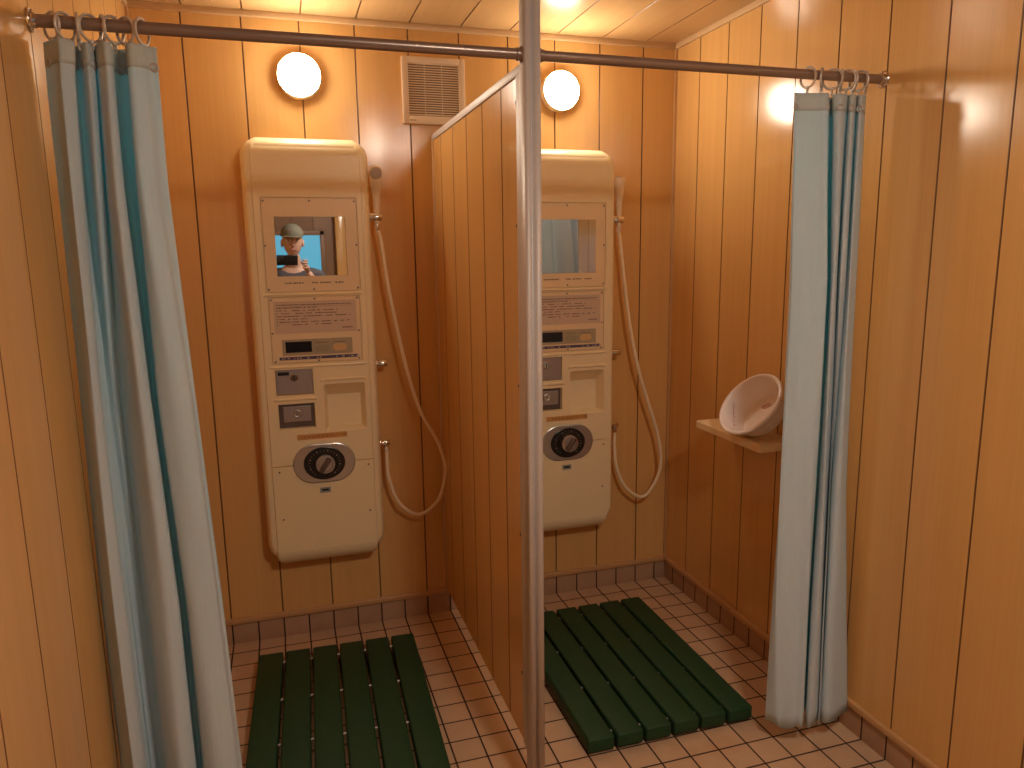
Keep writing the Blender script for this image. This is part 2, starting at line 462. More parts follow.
# ------------------------------------------------------------------ wall lamps
def make_lamp():
    r = empty('wall_lamp')
    A = Matrix.Rotation(PI / 2, 4, 'X')           # lathe axis -> -y
    bm = bmesh.new(); lathe(bm, [(0, 0), (.070, 0), (.078, .004), (.0785, .040), (.076, .044), (0, .044)], 48, A); obj('base', bm, M['ivory'], r)
    bm = bmesh.new()
    lathe(bm, [(0, .0435), (.0755, .0435), (.0735, .050), (.068, .058), (.060, .0655), (.050, .0715), (.037, .077), (.02, .0805), (0, .082)], 48, A)
    obj('globe', bm, M['globe'], r, angle=80)
    return r
l1 = make_lamp(); l1.location = (-.537, 0, 2.200)
tag(l1, 'glowing round wall lamp above the left shower unit, beside the vent grille', 'lamp', 'round lamps on the back wall')
l2 = copy_tree(l1); l2.location = (.487, 0, 2.198)
tag(l2, 'glowing round wall lamp above the right shower unit, beyond the silver post', 'lamp', 'round lamps on the back wall')

# round ceiling lamp of the changing space, above the photographer (its reflections show on the glossy boards)
cl_ = empty('ceiling_lamp', (.17, -2.85, ZC))
tag(cl_, 'round glowing ceiling lamp above the changing space in front of the stalls', 'lamp')
bm = bmesh.new(); lathe(bm, [(0, .0), (.135, .0), (.14, -.006), (.14, -.022), (.132, -.028), (0, -.028)], 48); obj('base', bm, M['ivory'], cl_)
bm = bmesh.new(); lathe(bm, [(0, -.0275), (.126, -.0275), (.138, -.034), (.140, -.044), (.130, -.060), (.105, -.074), (.06, -.083), (0, -.086)], 56); obj('globe', bm, M['ceiling_globe'], cl_, angle=80)

# ------------------------------------------------------------------ vent grille
g = empty('vent_grille', (-.033, 0, 2.174)); tag(g, 'square slatted air vent high on the back wall above the partition', 'vent')
bm = bmesh.new(); hw = .124
for a, b, c, d in ((-hw, -hw + .024, -hw, hw), (hw - .024, hw, -hw, hw), (-hw + .02, hw - .02, hw - .024, hw), (-hw + .02, hw - .02, -hw, -hw + .031)):
    box(bm, a, b, -.02, .001, c, d, .003)
obj('frame', bm, M['vent'], g)
bm = bmesh.new(); box(bm, -hw + .01, hw - .01, -.003, .001, -hw + .01, hw - .01); obj('backing', bm, M['vent_dark'], g)
bm = bmesh.new()
for i in range(22):
    z = -.088 + i * (.186 / 21.)
    box(bm, -.101, .101, -.0165, -.0135, z - .0023, z + .0023, .0005)
for x in (-.034, .034): box(bm, x - .001, x + .001, -.010, -.003, -.095, .1)
obj('louvre', bm, M['vent'], g, smooth=False)
bm = bmesh.new()
for i in range(6): box(bm, -.098 + i * .0042, -.0952 + i * .0042, -.0204, -.0198, -.112, -.1085)
obj('printed_mark', bm, M['ink'], g, smooth=False)

# ------------------------------------------------------------------ coin shower unit
ZB = .345
def zl(z): return z - ZB
def make_unit():
    R = empty('shower_unit')
    # outer side frame (wider, a little shallower)
    def rings(hx, zt, zb, rc, prof, n=8):
        out = []
        for y, it, ix in prof:
            cz = (zt + zb) / 2
            out.append([(x, y, zl(z)) for x, z in rrect(0, cz, hx - ix, (zt - zb) / 2 - it, max(rc - it * .5, .012), n)])
        return out
    bm = bmesh.new(); pr = [(-.0005, 0, 0), (-.055, 0, 0)]
    for k in range(1, 7):
        a = PI / 2 * k / 6; pr.append((-.055 - .058 * math.sin(a), .038 * (1 - math.cos(a)), .022 * (1 - math.cos(a))))
    pr.append((-.113, .042, .034)); pr.append((-.06, .043, .036))
    ring_loft(bm, rings(.2275, 1.973, .368, .066, pr), True, False)
    obj('side_frame', bm, M['ivory'], R)
    # inner front body
    bm = bmesh.new(); pr = [(-.03, 0, 0), (-.05, 0, 0)]
    for k in range(1, 9):
        a = PI / 2 * k / 8; pr.append((-.05 - .07 * math.sin(a), .066 * (1 - math.cos(a)), .006 * (1 - math.cos(a))))
    ring_loft(bm, rings(.1965, 1.976, .345, .03, pr), True, True)
    sh = obj('front_shell', bm, M['ivory'], R)
    cuts = []
    def cutplate(cx, cz, hx, hz, r, depth):
        bm = bmesh.new()
        ring_loft(bm, [[(x, -.2, z) for x, z in rrect(cx, zl(cz), hx, hz, r)], [(x, -.12 + depth, z) for x, z in rrect(cx, zl(cz), hx, hz, r)]])
        cuts.append(bm)
    cutplate(.003, 1.589, .1715, .1725, .008, .007)      # mirror panel bed
    cutplate(.002, 1.277, .1675, .126, .010, .007)       # notice panel bed
    cutplate(-.089, 1.081, .0685, .049, .003, .012)      # upper coin plate bed
    cutplate(-.088, .950, .0675, .048, .003, .016)       # lower coin plate bed
    # tray, tapering inwards, its ceiling sloping down
    bm = bmesh.new()
    ring_loft(bm, [[(x, -.2, zl(z)) for x, z in rrect(.094, .973, .079, .093, .008)], [(x, -.12, zl(z)) for x, z in rrect(.094, .973, .079, .093, .008)],
                   [(x, -.116, zl(z)) for x, z in rrect(.094, .973, .0765, .0905, .008)],
                   [(x, -.062, zl(z)) for x, z in rrect(.0945, .952, .064, .063, .006)]])
    cuts.append(bm)
    for x0, x1 in ((-.19, -.105), (.108, .193)):         # seam above the lower cover
        bm = bmesh.new(); box(bm, x0, x1, -.2, -.113, zl(.755), zl(.759)); cuts.append(bm)
    bm = bmesh.new(); box(bm, .018, .170, -.2, -.1182, zl(1.131), zl(1.1345)); cuts.append(bm)
    carve(sh, cuts)
    # rounded lip above the tray
    for a, b, z, dz, rr_ in ((.012, .176, 1.0845, -.0075, .006), (-.163, -.012, 1.0165, -.0035, .006), (-.17, .175, 1.411, -.005, .005), (-.17, .175, 1.1405, .0045, .005)):
        bm = bmesh.new(); w_ = b - a
        tube(bm, catmull([(a, -.1185, zl(z + dz)), (a + .008, -.1195, zl(z)), (a + w_ / 2, -.1195, zl(z)), (b - .008, -.1195, zl(z)), (b, -.1185, zl(z + dz))], 6), rr_, 10)
        obj('moulded_lip', bm, M['ivory'], R)
    def screw(par, x, z, y):
        bm = bmesh.new(); cyl(bm, (x, y, zl(z)), (x, y - .0012, zl(z)), .0036, n=12); obj('screw', bm, M['darksteel'], par)
    # mirror panel
    bm = bmesh.new(); plate(bm, rrect(.003, zl(1.589), .168, .169, .006), -.1125, -.1195, .0012)
    mp = obj('mirror_panel', bm, M['ivory2'], R)
    bm = bmesh.new(); plate(bm, rrect(.0025, zl(1.585), .127, .108, .002), -.1185, -.1203, .0006); obj('mirror', bm, M['mirror'], mp)
    rr = random.Random(4)
    bm = bmesh.new(); x = -.10
    while x < .105:
        ww = rr.uniform(.003, .009)
        if rr.random() < .82: box(bm, x, x + ww, -.1198, -.1190, zl(1.4505 - rr.uniform(0, .0012)), zl(1.4545))
        x += ww + rr.uniform(.0012, .004)
    obj('lettering', bm, M['ink'], mp, smooth=False)
    for x, z in ((-.158, 1.748), (.003, 1.749), (.164, 1.748), (-.16, 1.589), (.166, 1.589), (-.158, 1.43), (.003, 1.428), (.164, 1.43)): screw(mp, x, z, -.1193)
    # notice panel with display
    bm = bmesh.new(); plate(bm, rrect(.002, zl(1.277), .1642, .1228, .008), -.1125, -.1195, .0012)
    npn = obj('notice_panel', bm, M['ivory2'], R)
    bm = bmesh.new(); plate(bm, rrect(.003, zl(1.326), .150, .060, .002), -.1185, -.1199, .0004)
    nt_ = obj('notice_sheet', bm, M['notice'], npn)
    bm = bmesh.new()
    rows = [(1.372, -.132, .135, 1), (1.361, -.132, .02, .9), (1.3505, -.128, .10, .8), (1.340, -.128, .08, .8), (1.3295, -.132, .135, .85), (1.319, -.128, -.03, .8), (1.3085, -.128, .13, .7), (1.298, -.128, .06, .7)]
    for z, a, b, dens in rows:
        box(bm, -.137, -.1335, -.1203, -.1196, zl(z - .002), zl(z + .0018))
        x = a
        while x < b:
            ww = rr.uniform(.0025, .011)
            if rr.random() < dens: box(bm, x, min(x + ww, b), -.1202, -.1196, zl(z - .0017 + rr.uniform(0, .0008)), zl(z + .0017))
            x += ww + rr.uniform(.0008, .0022)
    for i in range(9): box(bm, .098 + i * .0044, .1015 + i * .0044, -.1202, -.1196, zl(1.2805), zl(1.2845))
    box(bm, -.128, .14, -.1202, -.1196, zl(1.3655), zl(1.3662))
    obj('lettering', bm, M['ink'], nt_, smooth=False)
    bm = bmesh.new(); plate(bm, rrect(.004, zl(1.213), .1285, .030, .002), -.1185, -.1202, .0005)
    dp = obj('display_strip', bm, M['greyplate'], npn)
    bm = bmesh.new(); plate(bm, rrect(-.0655, zl(1.214), .0475, .0205, .001), -.1195, -.1206, .0004); obj('display_window', bm, M['darkglass'], dp)
    for nm, cx, mm in (('start_button', .022, 'green_button'), ('stop_button', .086, 'amber_button')):
        bm = bmesh.new(); plate(bm, rrect(cx, zl(1.2075), .026, .0135, .0135, 8), -.1195, -.1222, .001); bt = obj(nm, bm, M[mm], dp)
        bt['label'] = 'amber oval button' if nm[1] == 't' and 'stop' in nm else 'olive oval button'
    bm = bmesh.new()
    for cx in (.022, .086):
        for i in range(7): box(bm, cx - .024 + i * .0068, cx - .0195 + i * .0068, -.1206, -.1200, zl(1.2265), zl(1.2290))
    obj('lettering', bm, M['ink'], dp, smooth=False)
    bm = bmesh.new(); box(bm, -.137, .151, -.1201, -.119, zl(1.1665), zl(1.1775)); sp = obj('printed_stripe', bm, M['stripe'], npn, smooth=False)
    bm = bmesh.new(); x = -.13
    while x < .145:
        ww = rr.uniform(.004, .012)
        if rr.random() < .6: box(bm, x, x + ww, -.1204, -.120, zl(1.170), zl(1.174))
        x += ww + rr.uniform(.002, .008)
    obj('lettering', bm, M['stripe_ink'], sp, smooth=False)
    for x, z in ((-.154, 1.392), (.002, 1.393), (.158, 1.392), (-.156, 1.268), (.159, 1.268), (-.152, 1.161), (.005, 1.160), (.156, 1.161)): screw(npn, x, z, -.1193)
    # upper coin plate
    bm = bmesh.new(); plate(bm, rrect(-.089, zl(1.081), .066, .0465, .002), -.109, -.1155, .001); cp = obj('coin_plate', bm, M['steel'], R)
    bm = bmesh.new(); cyl(bm, (-.090, -.115, zl(1.099)), (-.090, -.1195, zl(1.099)), .016, .015, n=24, bev=.002); lk = obj('coin_slot', bm, M['chrome'], cp)
    bm = bmesh.new(); box(bm, -.0915, -.0885, -.1202, -.119, zl(1.088), zl(1.106)); obj('slot_opening', bm, M['black'], lk, smooth=False)
    bm = bmesh.new(); box(bm, -.148, -.107, -.1164, -.115, zl(1.108), zl(1.1215), .0005); obj('black_tag', bm, M['black'], cp)
    # lower coin box door with lock
    bm = bmesh.new(); plate(bm, rrect(-.088, zl(.950), .065, .0455, .002), -.105, -.108, .001); cb = obj('coin_box_door', bm, M['darksteel'], R)
    bm = bmesh.new(); plate(bm, rrect(-.086, zl(.9565), .051, .030, .002), -.1075, -.1125, .0015); obj('door_plate', bm, M['steel'], cb)
    bm = bmesh.new(); torus(bm, (-.087, -.1135, zl(.959)), (0, 1, 0), .0125, .0032, 24, 8); cyl(bm, (-.087, -.112, zl(.959)), (-.087, -.1145, zl(.959)), .0115, n=20); kl = obj('key_lock', bm, M['satin'], cb)
    bm = bmesh.new(); box(bm, -.0878, -.0862, -.1152, -.114, zl(.953), zl(.965)); obj('keyhole', bm, M['black'], kl, smooth=False)
    # sticker
    bm = bmesh.new(); box(bm, -.0925, .0955, -.1206, -.1195, zl(.855), zl(.876)); sk = obj('warning_sticker', bm, M['sticker'], R, smooth=False)
    bm = bmesh.new(); x = -.085
    while x < .085:
        ww = rr.uniform(.006, .012)
        box(bm, x, x + ww, -.1209, -.1205, zl(.8605), zl(.8705)) if rr.random() < .55 else box(bm, x, x + ww, -.1209, -.1205, zl(.864), zl(.867))
        x += ww + rr.uniform(.003, .006)
    obj('lettering', bm, mat('sticker_ink', (.42, .2, .06), .5), sk, smooth=False)
    # temperature dial
    bm = bmesh.new(); plate(bm, rrect(.003, zl(.758), .1175, .078, .078, 16), -.1185, -.126, .004); dl = obj('dial_plate', bm, M['satin'], R)
    bm = bmesh.new()
    ov = [(.003 + .0785 * math.cos(2 * PI * i / 48), zl(.758) + .0655 * math.sin(2 * PI * i / 48)) for i in range(48)]
    plate(bm, ov, -.125, -.130, .003); df = obj('dial_face', bm, M['black'], dl)
    bm = bmesh.new()
    for i in range(21):
        a = math.radians(-50 + i * 14); rx, rz = .0575, .052
        cyl(bm, (.003 + rx * math.cos(a), -.1298, zl(.758) + rz * math.sin(a)), (.003 + rx * math.cos(a), -.1304, zl(.758) + rz * math.sin(a)), .0017 if i % 3 else .003, n=8)
    obj('dial_marking', bm, M['steel'], df)
    A = Matrix.Translation((.005, -.129, zl(.758))) @ Matrix.Rotation(PI / 2, 4, 'X')
    bm = bmesh.new(); lathe(bm, [(0, 0), (.046, 0), (.046, .006), (.043, .010), (.0, .010)], 40, A); obj('dial_collar', bm, M['black'], dl)
    bm = bmesh.new(); lathe(bm, [(0, .009), (.037, .009), (.037, .019), (.035, .022), (.028, .023), (.026, .020), (0, .020)], 40, A)
    kn = obj('dial_knob', bm, M['satin'], dl)
    bm = bmesh.new(); box(bm, -.0085, .0085, -.019, .004, -.031, .031, .004, 3, mtx=Matrix.Translation((.005, -.150, zl(.758))) @ Matrix.Rotation(math.radians(35), 4, 'Y')); obj('knob_grip', bm, M['darksteel'], kn)
    # maker label, cover screws
    bm = bmesh.new(); box(bm, -.020, .021, -.1206, -.1195, zl(.637), zl(.659)); ml = obj('grey_label', bm, M['label'], R, smooth=False)
    bm = bmesh.new(); box(bm, -.012, .014, -.1209, -.1205, zl(.6445), zl(.653)); obj('label_print', bm, M['black'], ml, smooth=False)
    for x, z in ((-.166, .735), (.171, .735), (-.163, .545), (.169, .545)): screw(R, x, z, -.1198)
    # fittings on the right side
    zz = 1.694
    bm = bmesh.new(); cyl(bm, (.222, -.078, zl(zz)), (.231, -.078, zl(zz)), .019, n=24, bev=.002); cyl(bm, (.228, -.084, zl(zz)), (.270, -.084, zl(zz)), .0155, .0155, n=28, bev=.003)
    obj('shower_holder', bm, M['chrome'], R)
    zz = 1.128
    bm = bmesh.new(); cyl(bm, (.222, -.066, zl(zz)), (.231, -.066, zl(zz)), .018, n=24, bev=.002); cyl(bm, (.228, -.066, zl(zz)), (.270, -.066, zl(zz)), .0145, .0145, n=28, bev=.003)
    obj('spare_hook', bm, M['chrome'], R)
    zz = .803
    bm = bmesh.new(); cyl(bm, (.224, -.062, zl(zz)), (.232, -.062, zl(zz)), .019, n=24, bev=.002); cyl(bm, (.230, -.062, zl(zz)), (.266, -.062, zl(zz)), .0105, n=20, bev=.002)
    cyl(bm, (.252, -.062, zl(zz) - .004), (.252, -.062, zl(zz) - .030), .009, n=16, bev=.001); cyl(bm, (.252, -.062, zl(zz) - .018), (.252, -.062, zl(zz) - .034), .0115, n=6)
    cyl(bm, (.24, -.062, zl(zz)), (.24, -.078, zl(zz)), .007, n=12, bev=.001)
    obj('hose_outlet', bm, M['chrome'], R)
    return R
U1 = make_unit(); U1.location = (-.535, 0, ZB)
tag(U1, 'ivory coin-operated shower unit in full view, person in a cap in its mirror', 'shower unit', 'coin-operated shower units')
U2 = copy_tree(U1); U2.location = (.478, 0, ZB - .010)
tag(U2, 'ivory coin-operated shower unit partly hidden by the silver post, curtain in its mirror', 'shower unit', 'coin-operated shower units')

# ------------------------------------------------------------------ hand showers
def hand_shower(ox, oz, path, turn, label):
    r = empty('hand_shower', (ox + .252, -.080, ZB + oz + zl(1.694)))
    tag(r, label, 'hand shower', 'hand showers on the units')
    Rz = Matrix.Rotation(turn, 4, 'Z')
    # tapered handle swelling into a round head whose face looks forward
    bm = bmesh.new(); rings = []
    flat = [(-.030, .0085, .0085, .004), (-.012, .0090, .0095, .002), (.0, .0095, .0100, 0), (.03, .0110, .0110, -.001), (.08, .0160, .0135, -.003), (.12, .0205, .0155, -.005), (.150, .0250, .0170, -.007), (.163, .0285, .0175, -.007), (.168, .0290, .0170, -.007), (.171, .0275, .0155, -.007)]
    for z, rx, ry, yo in flat if turn else ((-.030, .0085, .0085, .004), (-.012, .0095, .0095, .002), (.0, .0105, .0100, 0), (.03, .0115, .0105, -.002), (.07, .0145, .0115, -.005), (.11, .0195, .0130, -.009),
                          (.135, .0235, .0140, -.012), (.152, .0262, .0145, -.014), (.167, .0262, .0140, -.015), (.179, .0225, .0120, -.015), (.187, .0140, .0080, -.014), (.190, .004, .003, -.013)):
        rings.append([Rz @ V((rx * math.cos(2 * PI * i / 24), yo + ry * math.sin(2 * PI * i / 24), z)) for i in range(24)])
    ring_loft(bm, rings); hd = obj('shower_head', bm, M['head'], r, angle=60)
    bm = bmesh.new(); A = Rz @ (Matrix.Translation((0, -.021, .158)) @ Matrix.Rotation(PI / 2 + .12, 4, 'X') if turn else Matrix.Translation((0, -.024, .160)) @ Matrix.Rotation(PI / 2 + .12, 4, 'X'))
    lathe(bm, [(0, 0), (.0225, 0), (.0225, .005), (.0205, .0065), (0, .0068)], 32, A); fc = obj('spray_face', bm, M['nozzle'], hd)
    bm = bmesh.new()
    for k, n in ((.006, 6), (.0125, 12), (.0175, 16)):
        for i in range(n):
            p = A @ V((k * math.cos(2 * PI * i / n), k * math.sin(2 * PI * i / n), .0066)); q = A @ V((k * math.cos(2 * PI * i / n), k * math.sin(2 * PI * i / n), .0076))
            cyl(bm, p, q, .0009, n=6)
    obj('spray_hole', bm, M['black'], fc)
    bm = bmesh.new(); cyl(bm, (0, .004, -.050), (0, .004, -.026), .0095, .0105, n=20, bev=.001); obj('hose_nut', bm, M['chrome'] if turn == 0 else M['head'], r)
    pts = [V((0, .004, -.045))] + [V((x - .252, y + .080, z - 1.694)) for x, y, z in path]
    bm = bmesh.new(); tube(bm, catmull(pts, 10), .0072, 14); obj('hose', bm, M['hose'], r, angle=60)
    return r
hand_shower(-.535, 0, [(.264, -.078, 1.60), (.283, -.085, 1.43), (.311, -.092, 1.258), (.346, -.096, 1.08), (.391, -.094, .927), (.440, -.09, .83), (.468, -.086, .765), (.488, -.084, .665), (.455, -.08, .545), (.375, -.076, .487), (.296, -.072, .54), (.258, -.066, .645), (.252, -.062, .72), (.252, -.062, .772)], 0,
            'cream hand shower with looping hose hung facing outward beside the left shower unit')
hand_shower(.478, -.010, [(.262, -.078, 1.60), (.281, -.085, 1.42), (.310, -.092, 1.22), (.349, -.096, 1.046), (.400, -.094, .895), (.442, -.09, .78), (.470, -.086, .665), (.468, -.084, .572), (.420, -.08, .479), (.372, -.076, .459), (.303, -.072, .513), (.262, -.066, .606), (.252, -.062, .70), (.252, -.062, .772)], math.radians(165),
            'cream hand shower turned to the wall with looping hose beside the right shower unit')

# ------------------------------------------------------------------ duckboard mats
def make_mat(L, W, ang, loc, label):
    r = empty('duckboard', (*loc, 0), ang); tag(r, label, 'bath mat', 'green slatted duckboards')
    pitch = W / 6.
    for i in range(6):
        xc = -W / 2 + pitch * (i + .5); hw = (pitch - .0105) / 2
        bm = bmesh.new(); box(bm, xc - hw, xc + hw, -L / 2, L / 2, .008, .055, .007, 3)
        sl = obj('slat', bm, M['mat'], r)
        for y in (-L / 2 + .06, L / 2 - .06):
            bm = bmesh.new(); box(bm, xc - .022, xc + .022, y - .016, y + .016, 0, .010, .002); obj('rubber_foot', bm, M['black'], sl)
    for k in range(4):
        y = L / 2 - .05 - k * (L - .10) / 3
        bm = bmesh.new(); cyl(bm, (-W / 2 + .01, y, .036), (W / 2 - .01, y, .036), .0045, n=12)
        jr = obj('joining_rod', bm, M['joiner'], r)
    return r
make_mat(.845, .600, math.radians(-2.0), (-.541, -.652), 'dark green slatted duckboard on the tiled floor in front of the left shower unit')
make_mat(.842, .600, math.radians(-.6), (.470, -.664), 'dark green slatted duckboard on the tiled floor beneath the basin shelf')

# ------------------------------------------------------------------ shelf and basin
bm = bmesh.new()
o = rrect(0, 0, .0805, .205, .010, 5)
sx, sy = .951, -.705
rings = []
for z, d in ((.866, .003), (.869, 0), (.892, 0), (.895, .003)):
    k = [(x * (1 - d / .0805), y * (1 - d / .205)) for x, y in o]
    rings.append([(sx + x, sy + y, z) for x, y in k])
ring_loft(bm, rings)
sh = obj('wall_shelf', bm, M['shelf']); tag(sh, 'small ivory shelf board fixed to the right wall beside the curtain', 'shelf')
bm = bmesh.new(); box(bm, sx + .052, XR - .001, sy - .17, sy - .16, .81, .867, .002); box(bm, sx + .052, XR - .001, sy + .16, sy + .17, .81, .867, .002)
obj('bracket', bm, M['cream_trim'], sh)

nrm = V((-.762, -.046, .643)).normalized()
A = Matrix.Translation((.900, -.802, 1.0175)) @ nrm.to_track_quat('Z', 'Y').to_matrix().to_4x4() @ Matrix.Scale(1.09, 4)
bowl = empty('wash_basin'); bowl.matrix_world = Matrix.Translation((.95, -.80, .896))
Al = bowl.matrix_world.inverted() @ A
tag(bowl, 'round white plastic wash basin tilted on the small wall shelf', 'basin')
RB = .1185
bm = bmesh.new()
lathe(bm, [(0, -.080), (.074, -.080), (.080, -.0775), (.0845, -.071), (.094, -.042), (.103, -.012), (.107, -.0095), (RB - .0025, -.0085), (RB - .0005, -.005), (RB, -.001), (RB - .002, .0025), (RB - .006, .004), (RB - .0105, .003), (.1045, -.003), (.1015, -.008), (.0905, -.042), (.081, -.068), (.076, -.0745), (.070, -.0765), (0, -.0765)], 64, Al)
obj('bowl', bm, M['bowl'], bowl, angle=50)
# faded red prints inside: an oval mark on the bottom and a short column of strokes up the side
bm = bmesh.new(); inv = bowl.matrix_world.inverted(); lift = nrm * .0006
oc = V((.9896, -.7776, .9959)); e1 = V((.015, -.030, .0157)).normalized(); e1 = (e1 - nrm * e1.dot(nrm)).normalized(); e2 = nrm.cross(e1)
ovp = [inv @ (oc + lift + e1 * .0195 * math.cos(2 * PI * k / 32) + e2 * .0085 * math.sin(2 * PI * k / 32)) for k in range(33)]
tube(bm, ovp, .0013, 6)
for k in range(6):
    q = oc + lift + e1 * (-.012 + .0048 * k); tube(bm, [inv @ (q - e2 * .0035), inv @ (q + e2 * (.0025 if k % 2 else .0038))], .0012, 6)
wp = [V((.9045, -.6959, .9950)), V((.8988, -.7099, .9608)), V((.8801, -.7430, .9284))]
axis0 = V((.900, -.802, 1.0175)); rr = random.Random(9)
for k in range(7):
    t = k / 6. * 2; a = wp[int(min(t, 1))]; b_ = wp[int(min(t, 1)) + 1]; p = a.lerp(b_, t - int(min(t, 1)))
    rad = (p - axis0); rad = (rad - nrm * rad.dot(nrm)).normalized(); tg = nrm.cross(rad)
    p = p - rad * .0012
    for dx in (-.004, .003):
        tube(bm, [inv @ (p + tg * (dx - .003) + nrm * rr.uniform(-.003, .003)), inv @ (p + tg * (dx + .003) + nrm * rr.uniform(-.003, .003))], .0010, 6)
obj('red_print', bm, M['redprint'], bowl)

# ------------------------------------------------------------------ curtain rods
RY, RZ, RR = -1.176, 2.024, .0128
def make_rod(xa, xb, label):
    r = empty('curtain_rod', ((xa + xb) / 2, RY, RZ)); tag(r, label, 'curtain rod', 'brown curtain rods'); cx = (xa + xb) / 2
    bm = bmesh.new(); cyl(bm, (xa - cx + .002, 0, 0), (xb - cx - .002, 0, 0), RR, n=28); obj('rod', bm, M['rod'], r)
    for x, s in ((xa, 1), (xb, -1)):
        bm = bmesh.new(); cyl(bm, (x - cx + s * .0005, 0, 0), (x - cx + s * .005, 0, 0), .024 if abs(x) > .5 else .019, .022 if abs(x) > .5 else .018, n=28, bev=.001); cyl(bm, (x - cx + s * .004, 0, 0), (x - cx + s * .014, 0, 0), .0158, .0148, n=28, bev=.001)
        for dz in ((-.0195, .0195) if abs(x) > .5 else ()): cyl(bm, (x - cx + s * .0045, 0, dz), (x - cx + s * .0075, 0, dz), .003, n=10)
        obj('flange', bm, M['chrome'] if abs(x) > .5 else M['rod'], r)
    return r
make_rod(XL, -.0565, 'brown metal curtain rod spanning the left stall from the wall to the post')
make_rod(-.0135, XR, 'brown metal curtain rod spanning the right stall from the post to the wall')

# ------------------------------------------------------------------ curtains
CY = -2.9773; CX = -.6488
def depth_x(x, y):                        # keeps a fold in line with its neighbours as it swings towards the room
    return CX + (x - CX) * (y - CY) / (RY - CY)
def make_curtain(name, levels, label, per=8, rows=46):
    """levels: top-to-bottom list of (z, [(x, y) ...]) fold lines, same count at every level"""
    R = empty(name, (sum(p[0] for p in levels[0][1]) / len(levels[0][1]), RY, levels[-1][0])); tag(R, label, 'curtain', 'pale blue shower curtains')
    zs = [l[0] for l in levels]
    def plan(z):
        z = max(min(z, zs[0]), zs[-1])
        for i in range(len(zs) - 1):
            if zs[i] >= z >= zs[i + 1]:
                t = (zs[i] - z) / (zs[i] - zs[i + 1])
                a, b = levels[i][1], levels[i + 1][1]
                t2 = t
                return [V((pa[0] * (1 - t2) + pb[0] * t2, pa[1] * (1 - t2) + pb[1] * t2, 0)) for pa, pb in zip(a, b)]
    def sheet(z1, z0, n, off):
        bm = bmesh.new(); prev = None
        for r in range(n + 1):
            z = z1 + (z0 - z1) * r / n
            c = catmull(plan(z), per)
            m = len(c); row = []
            for i, p in enumerate(c):
                wob = .0025 * math.sin(i * .37 + z * 5.1) * min(1, (zs[0] - z) / .3)
                lift = .006 * math.sin(i * .21) if abs(z - zs[-1]) < 1e-6 else 0
                sag = .006 * math.sin(i * .45) if abs(z - zs[0]) < 1e-6 else 0
                row.append(bm.verts.new((p.x - R.location.x, p.y + wob - R.location.y, z + lift - abs(sag) - R.location.z)))
            if prev:
                for i in range(m - 1): bm.faces.new((prev[i], prev[i + 1], row[i + 1], row[i]))
            prev = row
        return bm
    # resample z more densely near the top
    bm = sheet(zs[0], zs[-1], rows, 0)
    f = obj('fabric', bm, M['curtain'], R, angle=70)
    md = f.modifiers.new('thickness', 'SOLIDIFY'); md.thickness = .0007; md.offset = 0
    bm = sheet(zs[0] + .001, zs[0] - .046, 4, 0)
    h = obj('header_hem', bm, M['hem'], R, angle=70); md = h.modifiers.new('thickness', 'SOLIDIFY'); md.thickness = .0022; md.offset = 0
    return R, plan
def eyelets(R, plan, z, idx, per=8):
    c = catmull(plan(z), per); out = []
    for i in idx:
        i = min(i, len(c) - 2); p = c[i]; t = (c[i + 1] - c[i - 1]).normalized(); n = V((t.y, -t.x, 0))
        bm = bmesh.new(); q = V((p.x, p.y, z)) - R.location
        torus(bm, q, n, .0075, .0028, 20, 8); obj('eyelet', bm, M['eyelet'], R)
        out.append(V((p.x, p.y, z)))
    return out
def fold_pts(pts, base):
    return [(depth_x(x, base + y), base + y) for x, y in pts]
def left_level(z, e, f1, f2, f3, f4, end, base, f2y, ya=1.):
    (a1, b1), (a2, b2), (a3, b3), (a4, b4) = f1, f2, f3, f4
    P = [(max(a1 - .010, -1.093), .026), (a1, -.005), (a1 * .7 + b1 * .3, -.038), ((a1 + b1) / 2, -.046), (b1, -.022), (b1 - .006, .022), ((b1 + a2) / 2, .043), (a2, f2y[0]), ((a2 + b2) / 2, f2y[1]), (b2, f2y[0]),
         ((b2 + a3) / 2 - .003, .034), (a3, -.006), ((a3 + b3) / 2, -.046), (b3, -.022), (b3 - .008, .022), ((b3 + a4) / 2, .052), (a4 + .008, .022), (a4, -.022), ((a4 + b4) / 2 - .006, -.044), (b4, -.036), ((b4 + end) / 2, -.012), (end, -.006)]
    return (z, fold_pts([(x, y * ya) for x, y in P], base))
LL = [left_level(1.985, 0, (-1.068, -1.022), (-1.010, -.990), (-.979, -.953), (-.925, -.900), -.868, RY, (.004, -.022), .62),
      left_level(1.90, 0, (-1.071, -1.029), (-1.014, -.990), (-.983, -.955), (-.928, -.900), -.869, RY, (.004, -.024), .8),
      left_level(1.70, 0, (-1.073, -1.036), (-1.019, -.996), (-.988, -.957), (-.932, -.899), -.870, RY, (.012, -.010), 1),
      left_level(1.24, 0, (-1.077, -1.046), (-1.030, -1.008), (-.991, -.947), (-.932, -.866), -.853, RY, (.042, .040), 1),
      left_level(.74, 0, (-1.086, -1.043), (-1.028, -1.008), (-.993, -.930), (-.913, -.850), -.834, RY - .008, (.045, .045), 1),
      left_level(.36, 0, (-1.086, -1.041), (-1.028, -1.008), (-.993, -.929), (-.911, -.838), -.824, RY - .012, (.045, .045), 1),
      left_level(.07, 0, (-1.086, -1.038), (-1.026, -1.006), (-.993, -.926), (-.908, -.828), -.814, RY - .015, (.045, .045), 1)]
cl, lplan = make_curtain('shower_curtain', LL, 'pale blue shower curtain gathered against the left wall at the left stall')
